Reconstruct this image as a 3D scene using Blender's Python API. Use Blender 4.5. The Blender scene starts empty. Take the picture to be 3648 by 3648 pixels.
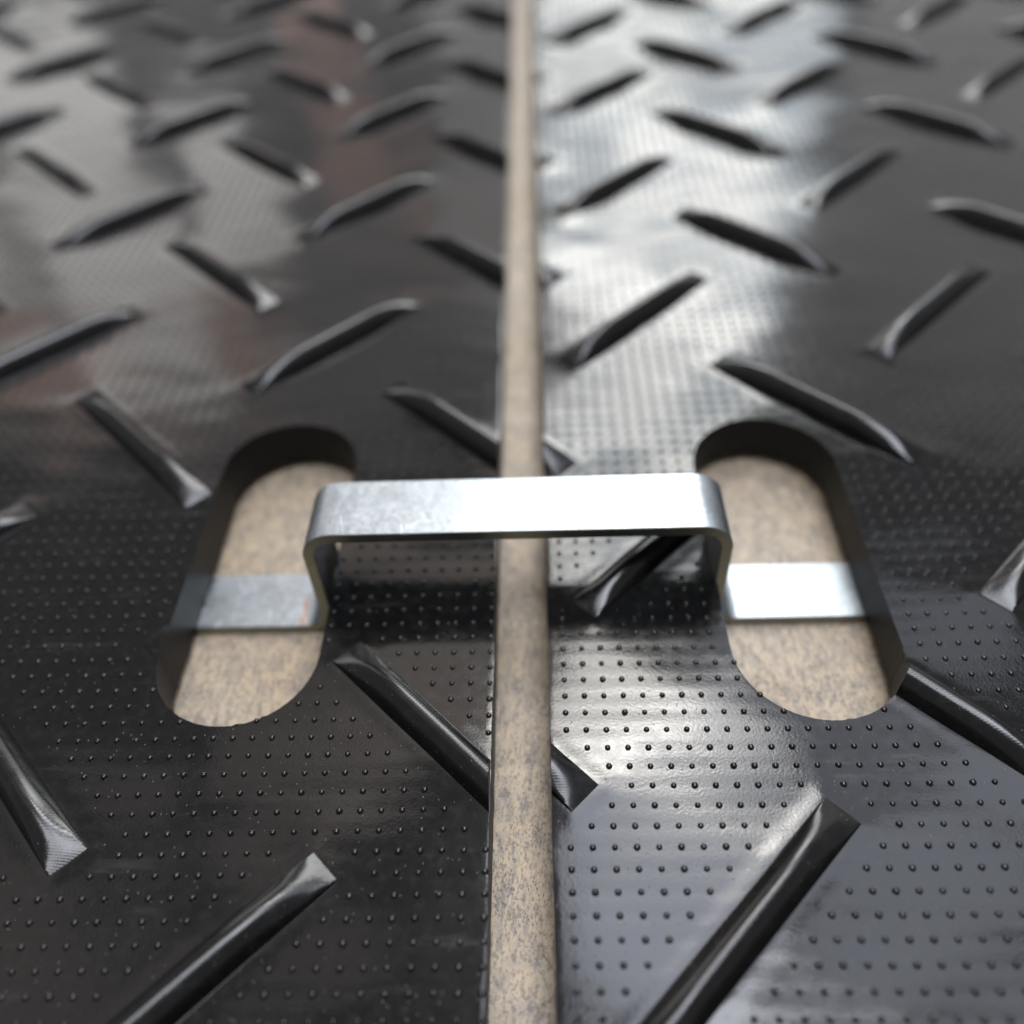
import bpy, bmesh, math, random
import numpy as np
from mathutils import Matrix, Vector
from mathutils.geometry import delaunay_2d_cdt

U = 0.006            # one stud spacing = 6 mm
FLOOR = -3.85        # floor level below the mat's top face, in stud spacings
BOT = -3.0          # underside of the mat body
def W(x, y, z): return Vector((x*U, y*U, (z-FLOOR)*U))
scene = bpy.context.scene
col = scene.collection
random.seed(4)

# ---------------------------------------------------------------- camera
cx, cy, cz, pitch, yaw, roll, foc = -0.85028, -10.63679, 39.67501, 0.790392, -0.051276, -0.059592, 1.742952
fw = Vector((math.sin(yaw)*math.cos(pitch), math.cos(yaw)*math.cos(pitch), -math.sin(pitch)))
rt = Vector((math.cos(yaw), -math.sin(yaw), 0)); up = rt.cross(fw)
rt, up = math.cos(roll)*rt+math.sin(roll)*up, -math.sin(roll)*rt+math.cos(roll)*up
cd = bpy.data.cameras.new('camera'); cam = bpy.data.objects.new('camera', cd); col.objects.link(cam)
M = Matrix((rt, up, -fw)).transposed().to_4x4(); M.translation = W(cx, cy, cz); cam.matrix_world = M
cd.sensor_width = 24; cd.lens = foc*12; cd.clip_start = 0.005; cd.clip_end = 100
cd.dof.use_dof = True; cd.dof.focus_distance = 43.5*U; cd.dof.aperture_fstop = 2.3; cd.dof.aperture_blades = 9
scene.camera = cam

# ---------------------------------------------------------------- light
world = bpy.data.worlds.new('World'); scene.world = world; world.use_nodes = True
bg = world.node_tree.nodes['Background']; bg.inputs[0].default_value = (.95, .97, 1, 1); bg.inputs[1].default_value = 0.30
vs = scene.view_settings; vs.view_transform = 'Standard'; vs.look = 'None'; vs.gamma = 1; vs.exposure = 0; vs.use_curve_mapping = False

def lamp(name, centre, ex, ey, sx, sy, radiance, colour):
    """rectangular area lamp: ex, ey are its edge directions, it shines along -(ex x ey)"""
    ex = Vector(ex).normalized(); ey = Vector(ey).normalized(); n = ex.cross(ey)
    l = bpy.data.lights.new(name, 'AREA'); l.shape = 'RECTANGLE'; l.size = sx; l.size_y = sy
    l.energy = radiance*math.pi*sx*sy; l.color = colour
    o = bpy.data.objects.new(name, l); col.objects.link(o)
    m = Matrix((ex, ey, n)).transposed().to_4x4(); m.translation = centre; o.matrix_world = m
def wall_lamp(name, x0, x1, z0, z1, y, rad, c):      # upright lamp facing the camera (-y)
    lamp(name, ((x0+x1)/2, y, (z0+z1)/2), (-1, 0, 0), (0, 0, 1), x1-x0, z1-z0, rad, c)
def roof_lamp(name, x0, x1, y0, y1, z, rad, c):      # overhead lamp facing down
    lamp(name, ((x0+x1)/2, (y0+y1)/2, z), (1, 0, 0), (0, 1, 0), x1-x0, y1-y0, rad, c)

CREAM = (1, .94, .84); GREYC = (.84, .93, 1); COOL = (.81, .85, 1)
# tall glazed opening ahead: dull grey glass with brighter cream panes
for z0, z1, r in ((.35, .9, 2.0), (.9, 1.4, 3.6), (1.4, 2.0, 5.5), (2.0, 3.3, 5.2)):
    wall_lamp('window_light', 0.0, 0.95, z0, z1, 3.0, r, GREYC)
for x0, x1, z0, z1, r in [(.02, .85, .5, .72, 2.6), (.0, .5, .86, 1.02, 5.5), (.25, .85, 1.12, 1.3, 7), (.0, .38, 1.42, 1.68, 10), (.45, .88, 1.5, 1.62, 10),
                          (.02, .3, 1.8, 2.0, 11), (.38, .9, 1.84, 2.1, 11), (.0, .55, 2.2, 2.42, 10), (.5, .9, 2.55, 2.95, 11), (.0, .3, 2.75, 3.2, 9)]:
    wall_lamp('window_pane_light', x0, x1, z0, z1, 2.98, r, CREAM)
roof_lamp('skylight', 0.0, .68, 1.64, 1.95, 3.0, 31, (1, .98, .94))
roof_lamp('skylight', 0.0, .55, 2.03, 2.28, 3.0, 14, (1, .98, .94))
roof_lamp('skylight', .55, .95, 1.62, 2.1, 3.0, 10, (1, .99, .97))
roof_lamp('skylight', 0.0, .80, 1.36, 1.56, 3.0, 9, (.95, .97, 1))
roof_lamp('overhead_light', 0, .62, .68, 1.2, 2.6, 6.6, COOL)
roof_lamp('overhead_light', .66, 1.5, .68, 1.3, 2.6, 3.2, COOL)
roof_lamp('overhead_light', .0, 1.0, -.55, .60, 2.6, 12, (.88, .91, 1))  # this and the next lamp are added to light floor and bar crests
roof_lamp('overhead_light', -.75, -.03, -.7, .28, 2.6, 9, (.92, .94, 1))
roof_lamp('overhead_light', .66, 1.7, 1.36, 2.4, 2.8, 1.7, COOL)  # added dim fill, lifts the dark zone right of the skylight sheen
for x0, x1, y0, y1, r in ((-.9, -.02, 1.45, 2.7, 1.25), (-.5, -.1, .75, 1.25, .3), (-1.3, -.65, 1.3, 2.2, .6), (-1.2, -.6, .72, 1.1, .5), (-2.2, -1.45, .3, 1.6, .5)):
    roof_lamp('dim_overhead_fill', x0, x1, y0, y1, 2.8, r, (1, .86, .78))  # added lamps for a soft warm sheen on left mat and bracket foot
for x0, x1, z0, z1 in ((-2.4, -1.75, .45, 1.5), (-1.65, -1.2, .5, 1.75), (-1.1, -.85, .75, 1.3)):
    wall_lamp('side_window_light', x0, x1, z0, z1, 2.6, 2.0, (1, .98, .95))
wall_lamp('dim_front_fill', .98, 2.6, .3, 2.4, 2.9, .5, (1, .95, .93))  # these three dim lamps are added for grey sheen on the mats
wall_lamp('dim_front_fill', -2.4, -.05, 1.2, 2.6, 2.95, .32, (1, .9, .84))
wall_lamp('dim_front_fill', -.32, -.02, .3, 1.7, 2.9, .5, (1, .95, .92))
for x0, x1, z0, z1, r in ((-.74, -.56, .3, .66, .8), (-.68, -.48, .72, 1.15, .7), (-1.25, -1.0, 1.3, 1.9, 1.0), (-2.1, -1.6, 1.6, 2.1, 1.2), (-.45, -.34, .9, 1.4, .6), (-1.7, -1.45, 1.8, 2.3, .9)):
    wall_lamp('warm_front_fill', x0, x1, z0, z1, 2.7, r*.7, (1, .56, .44))  # added reddish lamps standing in for unseen brown surroundings in the reflections
lamp('orange_side_fill', (-2.4, .35, .75), (0, 1, 0), (0, 0, 1), .5, .9, 1.6, (1, .38, .12))  # added lamp, gives the bracket bends an orange reflection

# ---------------------------------------------------------------- materials
def nt(name):
    m = bpy.data.materials.new(name); m.use_nodes = True
    t = m.node_tree; b = t.nodes['Principled BSDF']
    def N(kind, **kw):
        n = t.nodes.new(kind)
        for k, v in kw.items(): setattr(n, k, v)
        return n
    def L(a, b_): t.links.new(a, b_)
    return m, b, N, L
def ramp(N, L, src, stops):
    r = N('ShaderNodeValToRGB'); e = r.color_ramp.elements
    while len(e) < len(stops): e.new(.5)
    for q, (p, c) in zip(e, stops):
        q.position = p; q.color = (c, c, c, 1) if not isinstance(c, tuple) else (*c, 1)
    L(src, r.inputs[0]); return r.outputs[0]
def mixc(N, L, fac, a, b_):
    m = N('ShaderNodeMix', data_type='RGBA')
    for s, v in ((m.inputs[0], fac), (m.inputs[6], a), (m.inputs[7], b_)):
        if hasattr(v, 'links'): L(v, s)
        else: s.default_value = (*v, 1) if isinstance(v, tuple) else v
    return m.outputs[2]
def math_(N, L, op, a, b_):
    m = N('ShaderNodeMath', operation=op)
    for s, v in zip(m.inputs, (a, b_)):
        if hasattr(v, 'links'): L(v, s)
        else: s.default_value = v
    return m.outputs[0]
def position(N, L, scale=(1, 1, 1), rotz=0):
    g = N('ShaderNodeNewGeometry'); mp = N('ShaderNodeMapping'); mp.inputs['Scale'].default_value = tuple(s/U for s in scale)
    mp.inputs['Rotation'].default_value = (0, 0, rotz)
    L(g.outputs['Position'], mp.inputs['Vector']); return mp.outputs[0]
def noise(N, L, vec, scale, detail=3, rough=.5):
    n = N('ShaderNodeTexNoise'); n.inputs['Scale'].default_value = scale; n.inputs['Detail'].default_value = detail
    n.inputs['Roughness'].default_value = rough; L(vec, n.inputs['Vector']); return n.outputs['Fac']

def plastic(name, striated, rough):
    m, b, N, L = nt(name)
    p = position(N, L)
    broad = noise(N, L, p, .12, 3); fine = noise(N, L, p, 7, 2); mid = noise(N, L, p, 1.6, 4, .6)
    # dust flecks: small bright specks, sparse
    v = N('ShaderNodeTexVoronoi', feature='F1'); v.inputs['Scale'].default_value = 4.2; v.inputs['Randomness'].default_value = 1
    L(position(N, L, (1, .6, 1), .4), v.inputs['Vector'])
    speck = ramp(N, L, v.outputs['Distance'], [(0, 1), (.06, 1), (.13, 0)])
    sepc = N('ShaderNodeSeparateColor'); L(v.outputs['Color'], sepc.inputs[0])
    pick = ramp(N, L, sepc.outputs[0], [(.6, 0), (1, 1)])
    speck = math_(N, L, 'MULTIPLY', speck, pick)
    film = ramp(N, L, mid, [(.5, 0), (.75, 1)])
    c = mixc(N, L, film, (.0035, .0035, .0036), (.0085, .0083, .008))
    c = mixc(N, L, math_(N, L, 'MULTIPLY', speck, .4), c, (.28, .27, .25))
    scuff = ramp(N, L, noise(N, L, position(N, L, (.12, .8, 1), .7), 1.1, 5, .65), [(.60, 0), (.74, 1)])
    c = mixc(N, L, math_(N, L, 'MULTIPLY', scuff, .35), c, (.035, .034, .032))
    L(c, b.inputs['Base Color'])
    r = ramp(N, L, math_(N, L, 'ADD', math_(N, L, 'MULTIPLY', broad, .5), math_(N, L, 'MULTIPLY', mid, .5)), [(.3, rough-.05), (.7, rough+.08)])
    r = math_(N, L, 'ADD', r, math_(N, L, 'ADD', math_(N, L, 'MULTIPLY', speck, .4), math_(N, L, 'MULTIPLY', scuff, .10))); L(r, b.inputs['Roughness'])
    b.inputs['IOR'].default_value = 1.5
    h = math_(N, L, 'ADD', math_(N, L, 'MULTIPLY', fine, .0035*U), math_(N, L, 'MULTIPLY', speck, .015*U))
    if striated:
        w = N('ShaderNodeTexWave', bands_direction='Y'); w.inputs['Scale'].default_value = 2.6; w.inputs['Distortion'].default_value = .8
        w.inputs['Detail'].default_value = 1
        L(position(N, L), w.inputs['Vector'])
        h = math_(N, L, 'ADD', h, math_(N, L, 'MULTIPLY', w.outputs['Fac'], .0013*U))
    else:
        # faint ripple of the rolled sheet, one swell for each row of studs
        w = N('ShaderNodeTexWave', bands_direction='Y', wave_profile='SIN'); w.inputs['Scale'].default_value = .314159
        w.inputs['Distortion'].default_value = .6; w.inputs['Detail'].default_value = 2; w.inputs['Detail Scale'].default_value = .6
        L(position(N, L), w.inputs['Vector'])
        h = math_(N, L, 'ADD', h, math_(N, L, 'MULTIPLY', w.outputs['Fac'], .0022*U))
    bp = N('ShaderNodeBump'); bp.inputs['Strength'].default_value = 1; bp.inputs['Distance'].default_value = 1
    L(h, bp.inputs['Height']); L(bp.outputs[0], b.inputs['Normal'])
    return m
PLASTIC = plastic('black_plastic', False, .10)
SAWN = plastic('sawn_black_plastic', False, .5)
SAWN.node_tree.nodes['Principled BSDF'].inputs['Specular IOR Level'].default_value = .26
BAR = plastic('black_plastic_ribbed', True, .18)

def zinc():
    m, b, N, L = nt('zinc_plated_steel')
    p = position(N, L); ps = position(N, L, (.18, 1, 1), .5); pr = position(N, L, (.05, 1, 1))
    n1 = noise(N, L, p, 3.5, 6, .7); n2 = noise(N, L, ps, 9, 3); n3 = noise(N, L, p, .5, 3); n4 = noise(N, L, pr, 6, 3); n5 = noise(N, L, p, 1.1, 4, .6)
    c = mixc(N, L, ramp(N, L, n1, [(.35, 0), (.7, 1)]), (.37, .41, .44), (.48, .52, .55))
    c = mixc(N, L, math_(N, L, 'MULTIPLY', ramp(N, L, n5, [(.42, 0), (.7, 1)]), .45), c, (.31, .35, .40))
    # orange tint in the bends of the left leg
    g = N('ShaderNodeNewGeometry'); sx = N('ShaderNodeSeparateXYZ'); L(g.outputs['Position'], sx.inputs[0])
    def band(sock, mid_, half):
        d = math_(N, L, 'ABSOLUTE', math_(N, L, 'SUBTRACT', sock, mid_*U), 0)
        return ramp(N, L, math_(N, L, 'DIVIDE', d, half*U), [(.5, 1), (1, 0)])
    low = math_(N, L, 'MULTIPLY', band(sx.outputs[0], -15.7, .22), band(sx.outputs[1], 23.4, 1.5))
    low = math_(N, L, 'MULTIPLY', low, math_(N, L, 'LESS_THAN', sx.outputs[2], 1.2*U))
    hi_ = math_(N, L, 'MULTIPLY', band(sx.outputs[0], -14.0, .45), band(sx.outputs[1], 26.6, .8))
    orange_tint = math_(N, L, 'MULTIPLY', math_(N, L, 'ADD', low, math_(N, L, 'MULTIPLY', hi_, .7)), ramp(N, L, n1, [(.35, .35), (.6, 1)]))
    c = mixc(N, L, math_(N, L, 'MULTIPLY', orange_tint, .65), c, (.46, .20, .08))
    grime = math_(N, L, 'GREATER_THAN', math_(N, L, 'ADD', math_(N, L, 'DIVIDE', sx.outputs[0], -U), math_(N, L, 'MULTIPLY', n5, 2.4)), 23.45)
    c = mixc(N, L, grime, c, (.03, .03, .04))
    # sheared edges: olive passivation film
    sn = N('ShaderNodeSeparateXYZ'); L(g.outputs['True Normal'], sn.inputs[0])
    edge = math_(N, L, 'GREATER_THAN', math_(N, L, 'ABSOLUTE', sn.outputs[1], 0), .6)
    c = mixc(N, L, edge, c, (.26, .265, .225))
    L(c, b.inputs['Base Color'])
    b.inputs['Metallic'].default_value = 1
    a = math_(N, L, 'ADD', math_(N, L, 'MULTIPLY', n1, .4), math_(N, L, 'ADD', math_(N, L, 'MULTIPLY', n2, .3), math_(N, L, 'MULTIPLY', n3, .3)))
    L(ramp(N, L, a, [(.35, .26), (.65, .44)]), b.inputs['Roughness'])
    # thin scratches
    w = N('ShaderNodeTexVoronoi', feature='DISTANCE_TO_EDGE'); w.inputs['Scale'].default_value = .9; L(position(N, L, (1, .35, 1), .9), w.inputs['Vector'])
    scr = ramp(N, L, w.outputs['Distance'], [(0, 1), (.007, 0)])
    scr = math_(N, L, 'MULTIPLY', scr, ramp(N, L, n3, [(.45, 0), (.55, 1)]))
    h = math_(N, L, 'ADD', math_(N, L, 'MULTIPLY', n1, .008*U), math_(N, L, 'MULTIPLY', scr, .006*U))
    h = math_(N, L, 'ADD', h, math_(N, L, 'MULTIPLY', n4, .004*U))
    bp = N('ShaderNodeBump'); bp.inputs['Distance'].default_value = 1; L(h, bp.inputs['Height']); L(bp.outputs[0], b.inputs['Normal'])
    return m
ZINC = zinc()

def floor_mat():
    m, b, N, L = nt('worn_beige_floor')
    p = position(N, L); ps = position(N, L, (1, .42, 1))
    big = noise(N, L, p, .11, 4, .55); mid = noise(N, L, p, .55, 4, .6)
    fine = noise(N, L, ps, 7.5, 8, .75); fine2 = noise(N, L, ps, 17, 6, .7)
    base = mixc(N, L, ramp(N, L, big, [(.35, 0), (.65, 1)]), (.41, .305, .185), (.45, .365, .265))
    base = mixc(N, L, math_(N, L, 'MULTIPLY', ramp(N, L, mid, [(.45, 0), (.75, 1)]), .5), base, (.36, .29, .21))
    smud = ramp(N, L, noise(N, L, position(N, L, (1, .7, 1), .3), .95, 7, .68), [(.46, 0), (.68, 1)])
    base = mixc(N, L, math_(N, L, 'MULTIPLY', smud, .7), base, (.17, .155, .14))
    strk = ramp(N, L, noise(N, L, position(N, L, (1.5, .45, 1), .5), 1.6, 8, .74), [(.50, 0), (.60, 1)])
    base = mixc(N, L, math_(N, L, 'MULTIPLY', strk, .68), base, (.11, .10, .095))
    fib = ramp(N, L, noise(N, L, position(N, L, (2.2, .35, 1), .12), 5, 5, .7), [(.48, 0), (.68, 1)])
    base = mixc(N, L, math_(N, L, 'MULTIPLY', fib, .4), base, (.21, .175, .14))
    def specks(scale, thr, stretch, rot):
        v_ = N('ShaderNodeTexVoronoi', feature='F1'); v_.inputs['Scale'].default_value = scale
        dn_ = N('ShaderNodeTexNoise'); dn_.inputs['Scale'].default_value = scale*.8; dn_.inputs['Detail'].default_value = 4
        pv = position(N, L, (1, stretch, 1), rot); L(pv, dn_.inputs['Vector'])
        va_ = N('ShaderNodeVectorMath', operation='MULTIPLY_ADD'); L(dn_.outputs['Color'], va_.inputs[0]); va_.inputs[1].default_value = (1.1/scale,)*3; L(pv, va_.inputs[2])
        L(va_.outputs[0], v_.inputs['Vector'])
        sc = N('ShaderNodeSeparateColor'); L(v_.outputs['Color'], sc.inputs[0])
        rad = math_(N, L, 'MULTIPLY', math_(N, L, 'MULTIPLY', sc.outputs[0], sc.outputs[1]), math_(N, L, 'MULTIPLY', mid, thr))
        return ramp(N, L, math_(N, L, 'SUBTRACT', rad, v_.outputs['Distance']), [(0, 0), (.12, 1)])
    clus = ramp(N, L, noise(N, L, p, .42, 4, .6), [(.40, .5), (.60, 1)])
    sp = specks(10.0, 2.1, .5, .15); sp2 = specks(19.0, 2.3, .6, -.2)
    base = mixc(N, L, math_(N, L, 'MULTIPLY', math_(N, L, 'MULTIPLY', sp, clus), .62), base, (.075, .08, .085))
    base = mixc(N, L, math_(N, L, 'MULTIPLY', math_(N, L, 'MULTIPLY', sp2, clus), .6), base, (.08, .085, .09))
    base = mixc(N, L, math_(N, L, 'MULTIPLY', ramp(N, L, fine2, [(.35, 0), (.75, 1)]), .35), base, (.33, .28, .22))
    # hairline cracks
    v = N('ShaderNodeTexVoronoi', feature='DISTANCE_TO_EDGE'); v.inputs['Scale'].default_value = .16
    dn = N('ShaderNodeTexNoise'); dn.inputs['Scale'].default_value = .5; dn.inputs['Detail'].default_value = 5; L(p, dn.inputs['Vector'])
    va = N('ShaderNodeVectorMath', operation='MULTIPLY_ADD'); L(dn.outputs['Color'], va.inputs[0]); va.inputs[1].default_value = (3, 3, 3); L(p, va.inputs[2])
    L(va.outputs[0], v.inputs['Vector'])
    cr = math_(N, L, 'MULTIPLY', ramp(N, L, v.outputs['Distance'], [(0, .5), (.014, 0)]), ramp(N, L, fine, [(.4, .15), (.6, .8)]))
    base = mixc(N, L, cr, base, (.10, .09, .08))
    L(base, b.inputs['Base Color']); b.inputs['Roughness'].default_value = .5
    L(ramp(N, L, fine, [(.4, .42), (.7, .65)]), b.inputs['Roughness'])
    h = math_(N, L, 'MULTIPLY', math_(N, L, 'ADD', sp, cr), -.03*U)
    bp = N('ShaderNodeBump'); bp.inputs['Distance'].default_value = 1; L(h, bp.inputs['Height']); L(bp.outputs[0], b.inputs['Normal'])
    return m
FLOORM = floor_mat()

# ---------------------------------------------------------------- helpers
def obj(name, me, parent=None, mat=None):
    o = bpy.data.objects.new(name, me); col.objects.link(o); o.parent = parent
    if mat is not None and not me.materials: me.materials.append(mat)
    return o
def mesh_from(name, verts, faces, smooth=True):
    me = bpy.data.meshes.new(name); me.from_pydata(verts, [], faces); me.update()
    if smooth: me.polygons.foreach_set('use_smooth', [True]*len(me.polygons))
    return me

# ---------------------------------------------------------------- floor
n = 24; xs = np.linspace(-3, 3, n+1); ys = np.linspace(-2, 4, n+1)
fl = obj('floor', mesh_from('floor', [(x, y, 0) for y in ys for x in xs],
         [(j*(n+1)+i, j*(n+1)+i+1, (j+1)*(n+1)+i+1, (j+1)*(n+1)+i) for j in range(n) for i in range(n)]), None, FLOORM)
fl['kind'] = 'structure'

# ---------------------------------------------------------------- tread bars
BL, BW, BH = 16.3, 1.9, 1.25
def bar_height(s, v, H=BH):
    """height at distance s from the nearer end, v across"""
    t = min(s/5.2, 1.0); h = H*(1-(1-t)**2)+.03
    a = BW/2
    top = h*(1-.72*min(1, h/(.7*H))*(v/a)**2)
    side = 4.0*(a-abs(v))
    k = .3*min(1, h/.7)+1e-4
    q = max(k-abs(top-side), 0)/k
    return max(min(top, side)-q*q*k*.25, 0)
def bar_mesh(name, H=BH):
    us = [0]; 
    while us[-1] < BL/2-.01: us.append(us[-1]+(.12 if us[-1] < .6 else .3 if us[-1] < 5.4 else .7))
    us[-1] = BL/2; us = us+[BL-q for q in us[-2::-1]]
    vs_ = [-1, -.985, -.94, -.87, -.78, -.68, -.55, -.4, -.2, 0, .2, .4, .55, .68, .78, .87, .94, .985, 1]
    V = []; F = []; nv = len(vs_)
    for u_ in us:
        for v in vs_:
            vv = v*BW/2
            V.append(((u_-BL/2)*U, vv*U, bar_height(min(u_, BL-u_), vv, H)*U))
    nu = len(us); D = -.16*U; base = len(V)
    for i in range(nu-1):
        for j in range(nv-1):
            a = i*nv+j; F.append((a, a+nv, a+nv+1, a+1))
    ring = [i*nv for i in range(nu)]+[(nu-1)*nv+j for j in range(1, nv)]+[i*nv+nv-1 for i in range(nu-2, -1, -1)]+[j for j in range(nv-2, 0, -1)]
    for r in ring: V.append((V[r][0], V[r][1], D))
    m = len(ring)
    for k in range(m): F.append((ring[k], base+k, base+(k+1) % m, ring[(k+1) % m]))
    F.append(tuple(base+k for k in range(m-1, -1, -1)))
    me = mesh_from(name, V, F); bm = bmesh.new(); bm.from_mesh(me); bmesh.ops.recalc_face_normals(bm, faces=bm.faces)
    for e in bm.edges:
        if e.is_boundary or e.calc_face_angle(0) > math.radians(50): e.smooth = False
    bm.to_mesh(me); bm.free(); me.materials.append(BAR); return me
BARME = bar_mesh('tread_bar')
FOOTBAR = bar_mesh('tread_bar_under', FLOOR*-1+BOT)

def stadium(s, r=0, seg=28):
    cx_, r0, y0, y1 = s; R = r0+r; pts = []
    for k in range(seg+1):
        a = math.pi*k/seg; pts.append((cx_+R*math.cos(a), y1-r0+R*math.sin(a)))
    for k in range(1, 12): pts.append((cx_-R, (y1-r0)+(y0+2*r0-y1)*k/12))
    for k in range(seg+1):
        a = math.pi+math.pi*k/seg; pts.append((cx_+R*math.cos(a), y0+r0+R*math.sin(a)))
    for k in range(1, 12): pts.append((cx_+R, (y0+r0)+(y1-y0-2*r0)*k/12))
    return pts
def in_stadium(s, x, y, r=0):
    cx_, r0, y0, y1 = s; yy = min(max(y, y0+r0), y1-r0)
    return math.hypot(x-cx_, y-yy) < r0+r

def cut_bar(x, y, ang, edge, sign, slot):
    """bar mesh in world axes trimmed by the sawn mat edge and the hand-hold slot; returns separate leftover pieces"""
    bm = bmesh.new(); bm.from_mesh(BARME)
    bm.transform(Matrix.Translation((x*U, y*U, 0)) @ Matrix.Rotation(math.radians(ang), 4, 'Z'))
    g = bm.verts[:]+bm.edges[:]+bm.faces[:]
    r = bmesh.ops.bisect_plane(bm, geom=g, plane_co=(edge*U+.00001*sign, 0, 0), plane_no=(sign, 0, 0), clear_inner=True)
    ed = [e for e in r['geom_cut'] if isinstance(e, bmesh.types.BMEdge)]
    if ed:
        for e in ed: e.smooth = False
        bmesh.ops.holes_fill(bm, edges=ed)
    me = bpy.data.meshes.new('tread_bar'); bm.to_mesh(me); bm.free()
    me.materials.append(BAR)
    if slot and any(in_stadium(slot, v.co.x/U, v.co.y/U, .02) for v in me.vertices):
        st = stadium(slot); m = len(st)
        cut = mesh_from('cutter', [(px*U, py*U, z*U) for z in (-3, 3) for px, py in st],
                        [tuple(range(m-1, -1, -1)), tuple(range(m, 2*m))]+[(k, (k+1) % m, m+(k+1) % m, m+k) for k in range(m)])
        oa = obj('tmp_bar', me); ob = obj('tmp_cut', cut)
        md = oa.modifiers.new('b', 'BOOLEAN'); md.object = ob; md.operation = 'DIFFERENCE'; md.solver = 'EXACT'
        bpy.context.view_layer.update()
        dg = bpy.context.evaluated_depsgraph_get()
        me2 = bpy.data.meshes.new_from_object(oa.evaluated_get(dg))
        bpy.data.objects.remove(oa); bpy.data.objects.remove(ob); me = me2
    bm = bmesh.new(); bm.from_mesh(me)
    for e in bm.edges:
        if e.is_boundary or e.calc_face_angle(0) > math.radians(40): e.smooth = False
    bm.verts.ensure_lookup_table(); seen = set(); out = []
    for v in bm.verts:
        if v.index in seen: continue
        st = [v]; isl = []; seen.add(v.index)
        while st:
            q = st.pop(); isl.append(q)
            for e in q.link_edges:
                o = e.other_vert(q)
                if o.index not in seen: seen.add(o.index); st.append(o)
        out.append(isl)
    res = []
    for isl in out:
        ids = {v.index: k for k, v in enumerate(isl)}
        if max(v.co.z for v in isl) < .05*U: continue
        fs = [f for f in bm.faces if f.verts[0].index in ids]
        m2 = bpy.data.meshes.new('tread_bar')
        m2.from_pydata([v.co[:] for v in isl], [], [tuple(ids[v.index] for v in f.verts) for f in fs])
        m2.polygons.foreach_set('use_smooth', [True]*len(m2.polygons)); m2.update()
        sharp = {(min(ids[e.verts[0].index], ids[e.verts[1].index]), max(ids[e.verts[0].index], ids[e.verts[1].index])) for e in bm.edges if e.verts[0].index in ids and not e.smooth}
        for e in m2.edges: e.use_edge_sharp = tuple(sorted(e.vertices)) in sharp
        m2.materials.append(BAR); m2.materials.append(SAWN)
        for f in m2.polygons:
            if abs(f.normal.z) < .05: f.material_index = 1
        res.append(m2)
    bm.free(); return res

# ---------------------------------------------------------------- a mat
def stud_mesh(name, seg, rings, r, h):
    V = []; F = []
    for k in range(rings):
        a = .5*math.pi*k/rings
        for s in range(seg):
            t = 2*math.pi*s/seg; V.append((r*math.cos(a)*math.cos(t)*U, r*math.cos(a)*math.sin(t)*U, (h*math.sin(a)-(.03 if k == 0 else 0))*U))
    V.append((0, 0, h*U))
    for k in range(rings-1):
        for s in range(seg): F.append((k*seg+s, k*seg+(s+1) % seg, (k+1)*seg+(s+1) % seg, (k+1)*seg+s))
    for s in range(seg): F.append(((rings-1)*seg+s, (rings-1)*seg+(s+1) % seg, rings*seg))
    return V, F
SV, SF = stud_mesh('stud', 10, 3, .165, .145)
STUD = mesh_from('stud', SV, SF); STUD.materials.append(PLASTIC)

def graded(stops):
    out = [stops[0][0]]
    for (a, st), (b, _) in zip(stops[:-1], stops[1:]):
        k = max(1, int(round((b-a)/st))); out += [a+(b-a)*i/k for i in range(1, k+1)]
    return np.array(out)

CAMP = np.array(W(cx, cy, cz))
def depth_px(x, y):
    """size of a stud in the picture, 0 outside the frame"""
    d = Vector(W(x, y, 0))-cam.matrix_world.translation
    z = d.dot(fw); a = foc*d.dot(rt)/z; b = foc*d.dot(up)/z
    return 1/z if abs(a) < .99 and abs(b) < .99 else 0

def wave(x, y, seed):
    r = np.random.RandomState(seed); z = 0*x
    for k in range(10):
        lam = r.uniform(6, 40); th = r.uniform(0, math.pi); a = .0014*lam*r.uniform(.4, 1)
        z = z+a*np.sin(2*math.pi*(x*math.cos(th)+y*math.sin(th))/lam+r.uniform(0, 6.28))
    for k in range(14):
        lam = r.uniform(2.6, 8); th = r.uniform(.9, 2.2); a = .0009*lam*r.uniform(.4, 1)
        z = z+a*np.sin(2*math.pi*(x*math.cos(th)+y*math.sin(th))/lam+r.uniform(0, 6.28)+1.5*np.sin(x/9+k))
    return z

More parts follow.
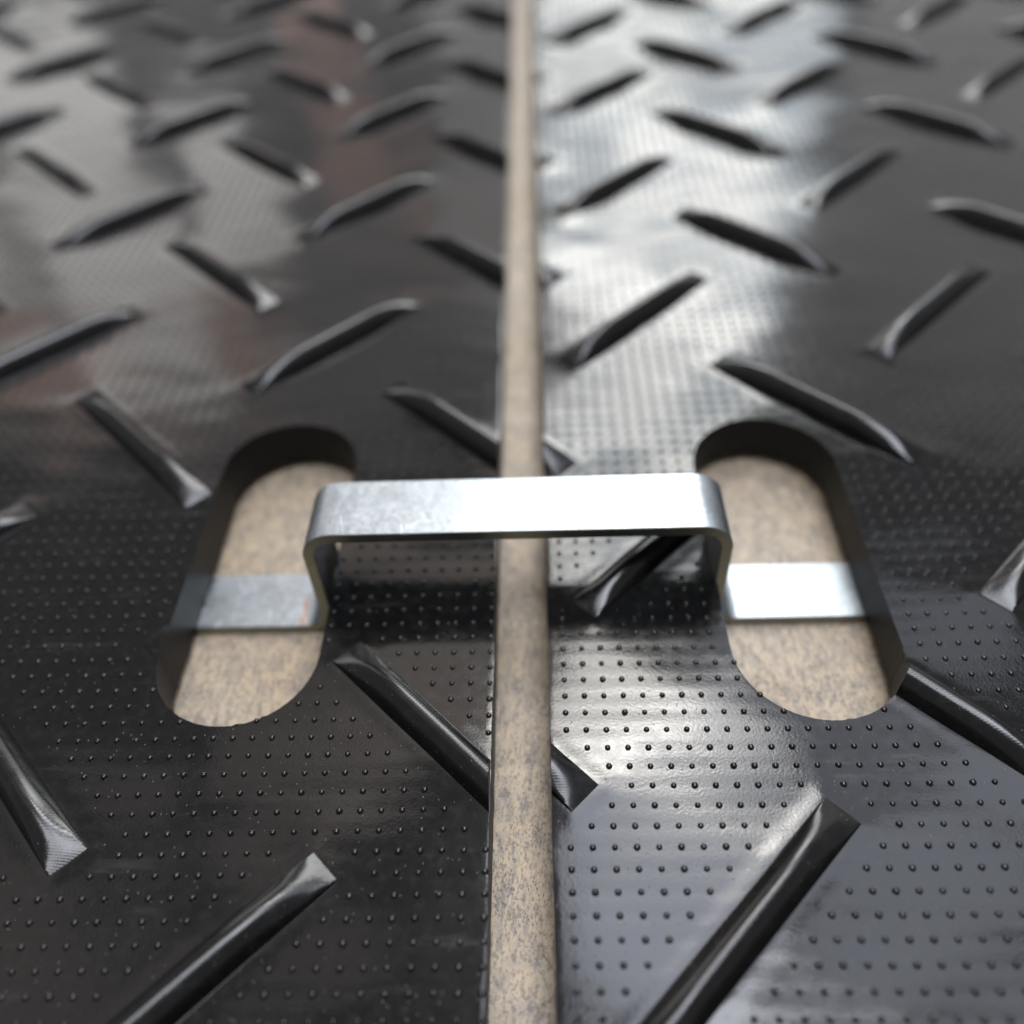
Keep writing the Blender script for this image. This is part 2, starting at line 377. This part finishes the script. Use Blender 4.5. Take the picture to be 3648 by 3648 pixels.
def make_mat(label, edge, sign, slot, back, fwd, grid, seed, hfun):
    """edge: x of the sawn edge at the gap; sign: +1 the mat lies towards +x"""
    root = bpy.data.objects.new('ground_mat', None); col.objects.link(root); root.location = W(edge+sign*50, 70, FLOOR)
    root.empty_display_size = .05
    root['label'] = label; root['category'] = 'ground mat'; root['group'] = 'ground mats laid side by side'
    org = root.location
    bpy.context.view_layer.update()
    def child(name, me, loc):
        o = obj(name, me, root); o.location = Vector(loc)-org; return o
    bars = [(x, y, -45) for x in back[0] for y in back[1]]+[(x, y, 45) for x in fwd[0] for y in fwd[1]]
    lo, hi = (edge, edge+100) if sign > 0 else (edge-100, edge)
    Y0, Y1 = -32, 190
    bars = [b for b in bars if lo-5 < b[0] < hi-7 or (sign < 0 and lo+7 < b[0] < hi+5)]
    bars = [b for b in bars if (lo+7 < b[0] or sign > 0) and (b[0] < hi-7 or sign < 0)]
    B = np.array([(x, y, math.cos(math.radians(a)), math.sin(math.radians(a))) for x, y, a in bars])
    def bar_dist(X, Y):
        X = np.asarray(X, float); Y = np.asarray(Y, float); d = np.full(X.shape, 9.0)
        for bx, by, c, s in B:
            u_ = np.abs((X-bx)*c+(Y-by)*s)-BL/2; v = np.abs(-(X-bx)*s+(Y-by)*c)-BW/2
            q = np.hypot(np.maximum(u_, 0), np.maximum(v, 0))+np.minimum(np.maximum(u_, v), 0)
            np.minimum(d, q, out=d)
        return d
    def height(X, Y):
        d = np.maximum(bar_dist(X, Y), 0)
        return wave(np.asarray(X), np.asarray(Y), seed)+hfun(np.asarray(X), np.asarray(Y))+.04*np.exp(-(d/.5)**2)+.04*np.exp(-(d/1.9)**2)
    # -- body: top sheet as a graded grid, a triangulated patch round the slot
    if sign > 0: gx = graded([(edge, .06), (edge+.06, .25), (edge+30, .7), (hi, 0)])
    else: gx = -graded([(-edge, .06), (-edge+.06, .25), (-edge+34, .7), (-lo, 0)])[::-1]
    gy = graded([(Y0, .7), (-4, .25), (46, .45), (120, .8), (Y1, 0)])
    bx0, bx1 = slot[0]-slot[1]-1.2, slot[0]+slot[1]+1.2; by0, by1 = slot[2]-1.2, slot[3]+1.2
    i0, i1 = np.searchsorted(gx, bx0), np.searchsorted(gx, bx1); j0, j1 = np.searchsorted(gy, by0), np.searchsorted(gy, by1)
    nx, ny = len(gx), len(gy)
    PX, PY = np.meshgrid(gx, gy); P = np.c_[PX.ravel(), PY.ravel()]
    F = []
    for j in range(ny-1):
        for i in range(nx-1):
            if i0 <= i < i1 and j0 <= j < j1: continue
            a = j*nx+i; F.append((a, a+1, a+nx+1, a+nx))
    ringv = [(j0, i) for i in range(i0, i1)]+[(j, i1) for j in range(j0, j1)]+[(j1, i) for i in range(i1, i0, -1)]+[(j, i0) for j in range(j1, j0, -1)]
    hole = stadium(slot, 0, 70); rim = stadium(slot, .09, 70); rj = random.Random(seed)
    jit = [rj.uniform(-.012, .012)-(.05 if rj.random() < .07 else 0) for _ in hole]
    hole = [(x+(x-q[0])/.09*(-j), y+(y-q[1])/.09*(-j)) for (x, y), q, j in zip(hole, rim, jit)]
    cin = [Vector((gx[i], gy[j])) for j, i in ringv]; gid = [j*nx+i for j, i in ringv]
    nb = len(cin); cin += [Vector(h) for h in hole]; nh = len(hole); cin += [Vector(h) for h in rim]
    for j in range(j0+1, j1):
        for i in range(i0+1, i1):
            if not in_stadium(slot, gx[i], gy[j], .2): cin.append(Vector((gx[i], gy[j]))); gid.append(None)
    edges = [(k, (k+1) % nb) for k in range(nb)]+[(nb+k, nb+(k+1) % nh) for k in range(nh)]+[(nb+nh+k, nb+nh+(k+1) % nh) for k in range(nh)]
    ov, oe, of, ovo, _, _ = delaunay_2d_cdt(cin, edges, [], 0, 1e-7)
    base = len(P); vmap = []; extra = []; low = set()
    for k, v in enumerate(ov):
        src = ovo[k][0] if ovo[k] else -1
        if 0 <= src < nb: vmap.append(gid[src])
        else:
            vmap.append(base+len(extra)); extra.append((v.x, v.y))
            if nb <= src < nb+nh: low.add(vmap[-1])
    hidx = {}
    for k in range(len(ov)):
        for s_ in ovo[k]:
            if nb <= s_ < nb+nh: hidx[s_-nb] = vmap[k]
    for f in of:
        c = sum((ov[k] for k in f), Vector((0, 0)))/len(f)
        if in_stadium(slot, c.x, c.y, -.0005): continue
        F.append(tuple(vmap[k] for k in f))
    ec = 0 if sign > 0 else nx-1
    for j in range(ny): P[j*nx+ec, 0] += .018*math.sin(gy[j]*.9+seed)+.012*math.sin(gy[j]*3.7)
    P = np.r_[P, np.array(extra)]
    Z = height(P[:, 0], P[:, 1])
    for k in low: Z[k] -= .002
    ec = 0 if sign > 0 else nx-1
    for j in range(ny): Z[j*nx+ec] -= .004
    used = np.unique(np.array([k for f in F for k in f])); remap = -np.ones(len(P), int); remap[used] = np.arange(len(used))
    V = [(P[k, 0]*U, P[k, 1]*U, Z[k]*U) for k in used]; F = [tuple(remap[list(f)]) for f in F]
    # walls (own vertices, so the rims stay crisp) and underside
    nwall0 = len(F)
    rb = random.Random(seed+1)
    def wall(loop, closed=True, rag=0):
        b0 = len(V); m = len(loop)
        for k in loop: V.append(V[k])
        for k in loop: V.append((V[k][0], V[k][1], (BOT-rag*rb.random()**3)*U))
        for k in range(m if closed else m-1):
            q = (k+1) % m; F.append((b0+k, b0+m+k, b0+m+q, b0+q))
    wall([remap[hidx[k]] for k in range(nh)][::-1], rag=.32)
    outer = [i for i in range(nx)]+[j*nx+nx-1 for j in range(1, ny)]+[(ny-1)*nx+i for i in range(nx-2, -1, -1)]+[j*nx for j in range(ny-2, 0, -1)]
    wall([remap[k] for k in outer]); nwall1 = len(F)
    bl = [Vector((lo, Y0)), Vector((hi, Y0)), Vector((hi, Y1)), Vector((lo, Y1))]+[Vector(h) for h in hole]
    ov, oe, of, _, _, _ = delaunay_2d_cdt(bl, [(0, 1), (1, 2), (2, 3), (3, 0)]+[(4+k, 4+(k+1) % nh) for k in range(nh)], [], 0, 1e-7)
    b0 = len(V); V += [(v.x*U, v.y*U, BOT*U) for v in ov]
    for f in of:
        c = sum((ov[k] for k in f), Vector((0, 0)))/len(f)
        if not in_stadium(slot, c.x, c.y, -.0005): F.append(tuple(b0+k for k in reversed(f)))
    o0 = org; me = mesh_from('body', [(x-o0.x, y-o0.y, z-FLOOR*U-o0.z) for x, y, z in V], F); me.materials.append(PLASTIC); me.materials.append(SAWN)
    for k in range(nwall0, nwall1): me.polygons[k].material_index = 1
    obj('body', me, root)
    # -- tread bars on top, the same pattern underneath carries the mat
    for x, y, a in bars:
        zc = float(height(np.array([x]), np.array([y]))[0]); c45 = 6.6
        crosses = (x-c45 < edge if sign > 0 else x+c45 > edge)
        near_slot = abs(x-slot[0]) < slot[1]+c45 and slot[2]-c45 < y < slot[3]+c45
        if y < Y0+7 or y > Y1-7: continue
        if crosses or near_slot:
            for me in cut_bar(x, y, a, edge, sign, slot if near_slot else None):
                o = obj('tread_bar', me, root); o.location = Vector((0, 0, (zc-FLOOR)*U))-org
        else:
            o = child('tread_bar', BARME, W(x, y, zc)); o.rotation_euler.z = math.radians(a)
            if not near_slot and abs(x-edge) < 60:
                q = child('tread_bar', FOOTBAR, W(x, y, BOT)); q.rotation_euler = (math.pi, 0, math.radians(a))
    # -- studs
    ox, oy, th = grid
    kk = np.arange(-130, 131); C, R = np.meshgrid(kk, np.arange(-40, 195))
    X = ox+C*math.cos(th)-R*math.sin(th); Yy = oy+C*math.sin(th)+R*math.cos(th); X = X.ravel(); Yy = Yy.ravel()
    ok = (X > lo+.06) & (X < hi-.06) & (Yy > Y0+.3) & (Yy < Y1-.3); X = X[ok]; Yy = Yy[ok]
    ok = bar_dist(X, Yy) > .86
    ok &= np.array([not in_stadium(slot, a, b, .04) for a, b in zip(X, Yy)])
    X = X[ok]; Yy = Yy[ok]; Zs = height(X, Yy)
    size = np.array([depth_px(a, b) for a, b in zip(X, Yy)]); order = np.argsort(-size)
    near = order[:300]; far = order[300:]
    for k in near:
        s = child('stud', STUD, W(X[k], Yy[k], Zs[k])); q = rj.uniform(.9, 1.08); s.scale = (q, q, q*rj.uniform(.85, 1.1))
    V0, F0 = stud_mesh('s', 8, 2, .165, .145); V0 = np.array(V0); nvv = len(V0)
    T = np.c_[X[far]*U-org.x, Yy[far]*U-org.y, (Zs[far]-FLOOR)*U-org.z]
    V = (T[:, None, :]+V0[None]).reshape(-1, 3)
    quads = [f for f in F0 if len(f) == 4]; tris = [f for f in F0 if len(f) == 3]
    off = (np.arange(len(far))*nvv)[:, None, None]
    fl_ = np.concatenate([(np.array(quads)[None]+off).reshape(len(far), -1), (np.array(tris)[None]+off).reshape(len(far), -1)], axis=1).ravel()
    tot = np.tile(np.array([4]*len(quads)+[3]*len(tris)), len(far)); start = np.r_[0, np.cumsum(tot)[:-1]]
    me = bpy.data.meshes.new('stud_field'); me.vertices.add(len(V)); me.vertices.foreach_set('co', V.ravel())
    me.loops.add(len(fl_)); me.loops.foreach_set('vertex_index', fl_.astype(np.int32)); me.polygons.add(len(tot))
    me.polygons.foreach_set('loop_start', start.astype(np.int32)); me.polygons.foreach_set('use_smooth', [True]*len(tot))
    me.update(calc_edges=True); me.materials.append(PLASTIC)
    o = obj('stud_field', me, root); o['kind'] = 'stuff'
    return root

SLOT_L = (-17.75, 4.45, 13.6, 37.6); SLOT_R = (13.52, 4.55, 13.45, 37.1)
rowsLb = [-34.0+23, 12.3, 35.9, 58.8, 80.8, 102.6, 124.6, 147, 169]; rowsLf = [-22.8, 0.5, 24.0, 47.4, 69.9, 92, 113.8, 136, 158, 180]
rowsRb = [-30.6, -7.7, 15.1, 38.1, 61, 83.9, 106.9, 130, 153, 176]; rowsRf = [-20.5, 2.9, 26.3, 49.7, 72.9, 96.3, 119.6, 143, 166]
make_mat('darker black plastic ground mat, long tread bars sawn off flush at its gap edge', -3.75, -1, SLOT_L,
         ([-6.0-22.85*k for k in range(5)], rowsLb), ([-16.9-22.85*k for k in range(5)], rowsLf), (-4.8443, .9622, .0052), 11, lambda x, y: 0*x)
make_mat('black plastic ground mat with bright window sheen and short bar stub at its gap edge', -.8, 1, SLOT_R,
         ([-5.0+22.9*k for k in range(6)], rowsRb), ([6.85+22.75*k for k in range(5)], rowsRf), (0, 0, 0), 23, lambda x, y: 0*x)

# ---------------------------------------------------------------- connector bracket
def bracket():
    t = .66; zt = 4.78; zf = FLOOR; R = 1.15+t/2
    xl, xr = -14.35+t/2, 9.45-t/2
    pts = [(-25.2, zf+t/2), (xl, zf+t/2), (xl, zt-t/2), (xr, zt-t/2), (xr, zf+t/2), (20.6, zf+t/2)]
    path = [pts[0]]
    for a, b, c in zip(pts[:-2], pts[1:-1], pts[2:]):
        a, b, c = Vector(a), Vector(b), Vector(c); d0 = (a-b).normalized(); d1 = (c-b).normalized()
        cen = b+(d0+d1)*R; s = b+d0*R; e = b+d1*R
        a0 = math.atan2((s-cen).y, (s-cen).x); a1 = math.atan2((e-cen).y, (e-cen).x)
        da = (a1-a0+math.pi) % (2*math.pi)-math.pi
        for k in range(15): path.append((cen.x+R*math.cos(a0+da*k/14), cen.y+R*math.sin(a0+da*k/14)))
    path.append(pts[-1])
    # subdivide long straights
    q = [path[0]]
    for a, b in zip(path[:-1], path[1:]):
        k = max(1, int(math.hypot(b[0]-a[0], b[1]-a[1])/1.2)); q += [(a[0]+(b[0]-a[0])*i/k, a[1]+(b[1]-a[1])*i/k) for i in range(1, k+1)]
    path = q; n = len(path); sec = []
    be = .045; y0, y1 = 22.4, 26.62
    prof = [(-1, y0+be), (-1, y1-be), (-1+2*be/t, y1), (1-2*be/t, y1), (1, y1-be), (1, y0+be), (1-2*be/t, y0), (-1+2*be/t, y0)]
    V = []
    for k, (x, z) in enumerate(path):
        a = path[max(k-1, 0)]; b = path[min(k+1, n-1)]; tx, tz = b[0]-a[0], b[1]-a[1]; l = math.hypot(tx, tz); nx_, nz_ = -tz/l, tx/l
        for s, y in prof: V.append((x+nx_*s*t/2, y, z+nz_*s*t/2))
    F = []; m = len(prof)
    for k in range(n-1):
        for s in range(m): F.append((k*m+s, k*m+(s+1) % m, (k+1)*m+(s+1) % m, (k+1)*m+s))
    F.append(tuple(range(m-1, -1, -1))); F.append(tuple((n-1)*m+s for s in range(m)))
    c = (-2.4, 24.5, FLOOR)
    me = mesh_from('connector_bracket', [((x-c[0])*U, (y-c[1])*U, (z-c[2])*U) for x, y, z in V], F)
    bm = bmesh.new(); bm.from_mesh(me); bmesh.ops.recalc_face_normals(bm, faces=bm.faces)
    for e in bm.edges:
        if e.calc_face_angle(0) > math.radians(30): e.smooth = False
    bm.to_mesh(me); bm.free()
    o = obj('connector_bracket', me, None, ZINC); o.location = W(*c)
    o['label'] = 'zinc plated steel strap bracket bridging the gap, feet down in both slots'; o['category'] = 'bracket'
bracket()
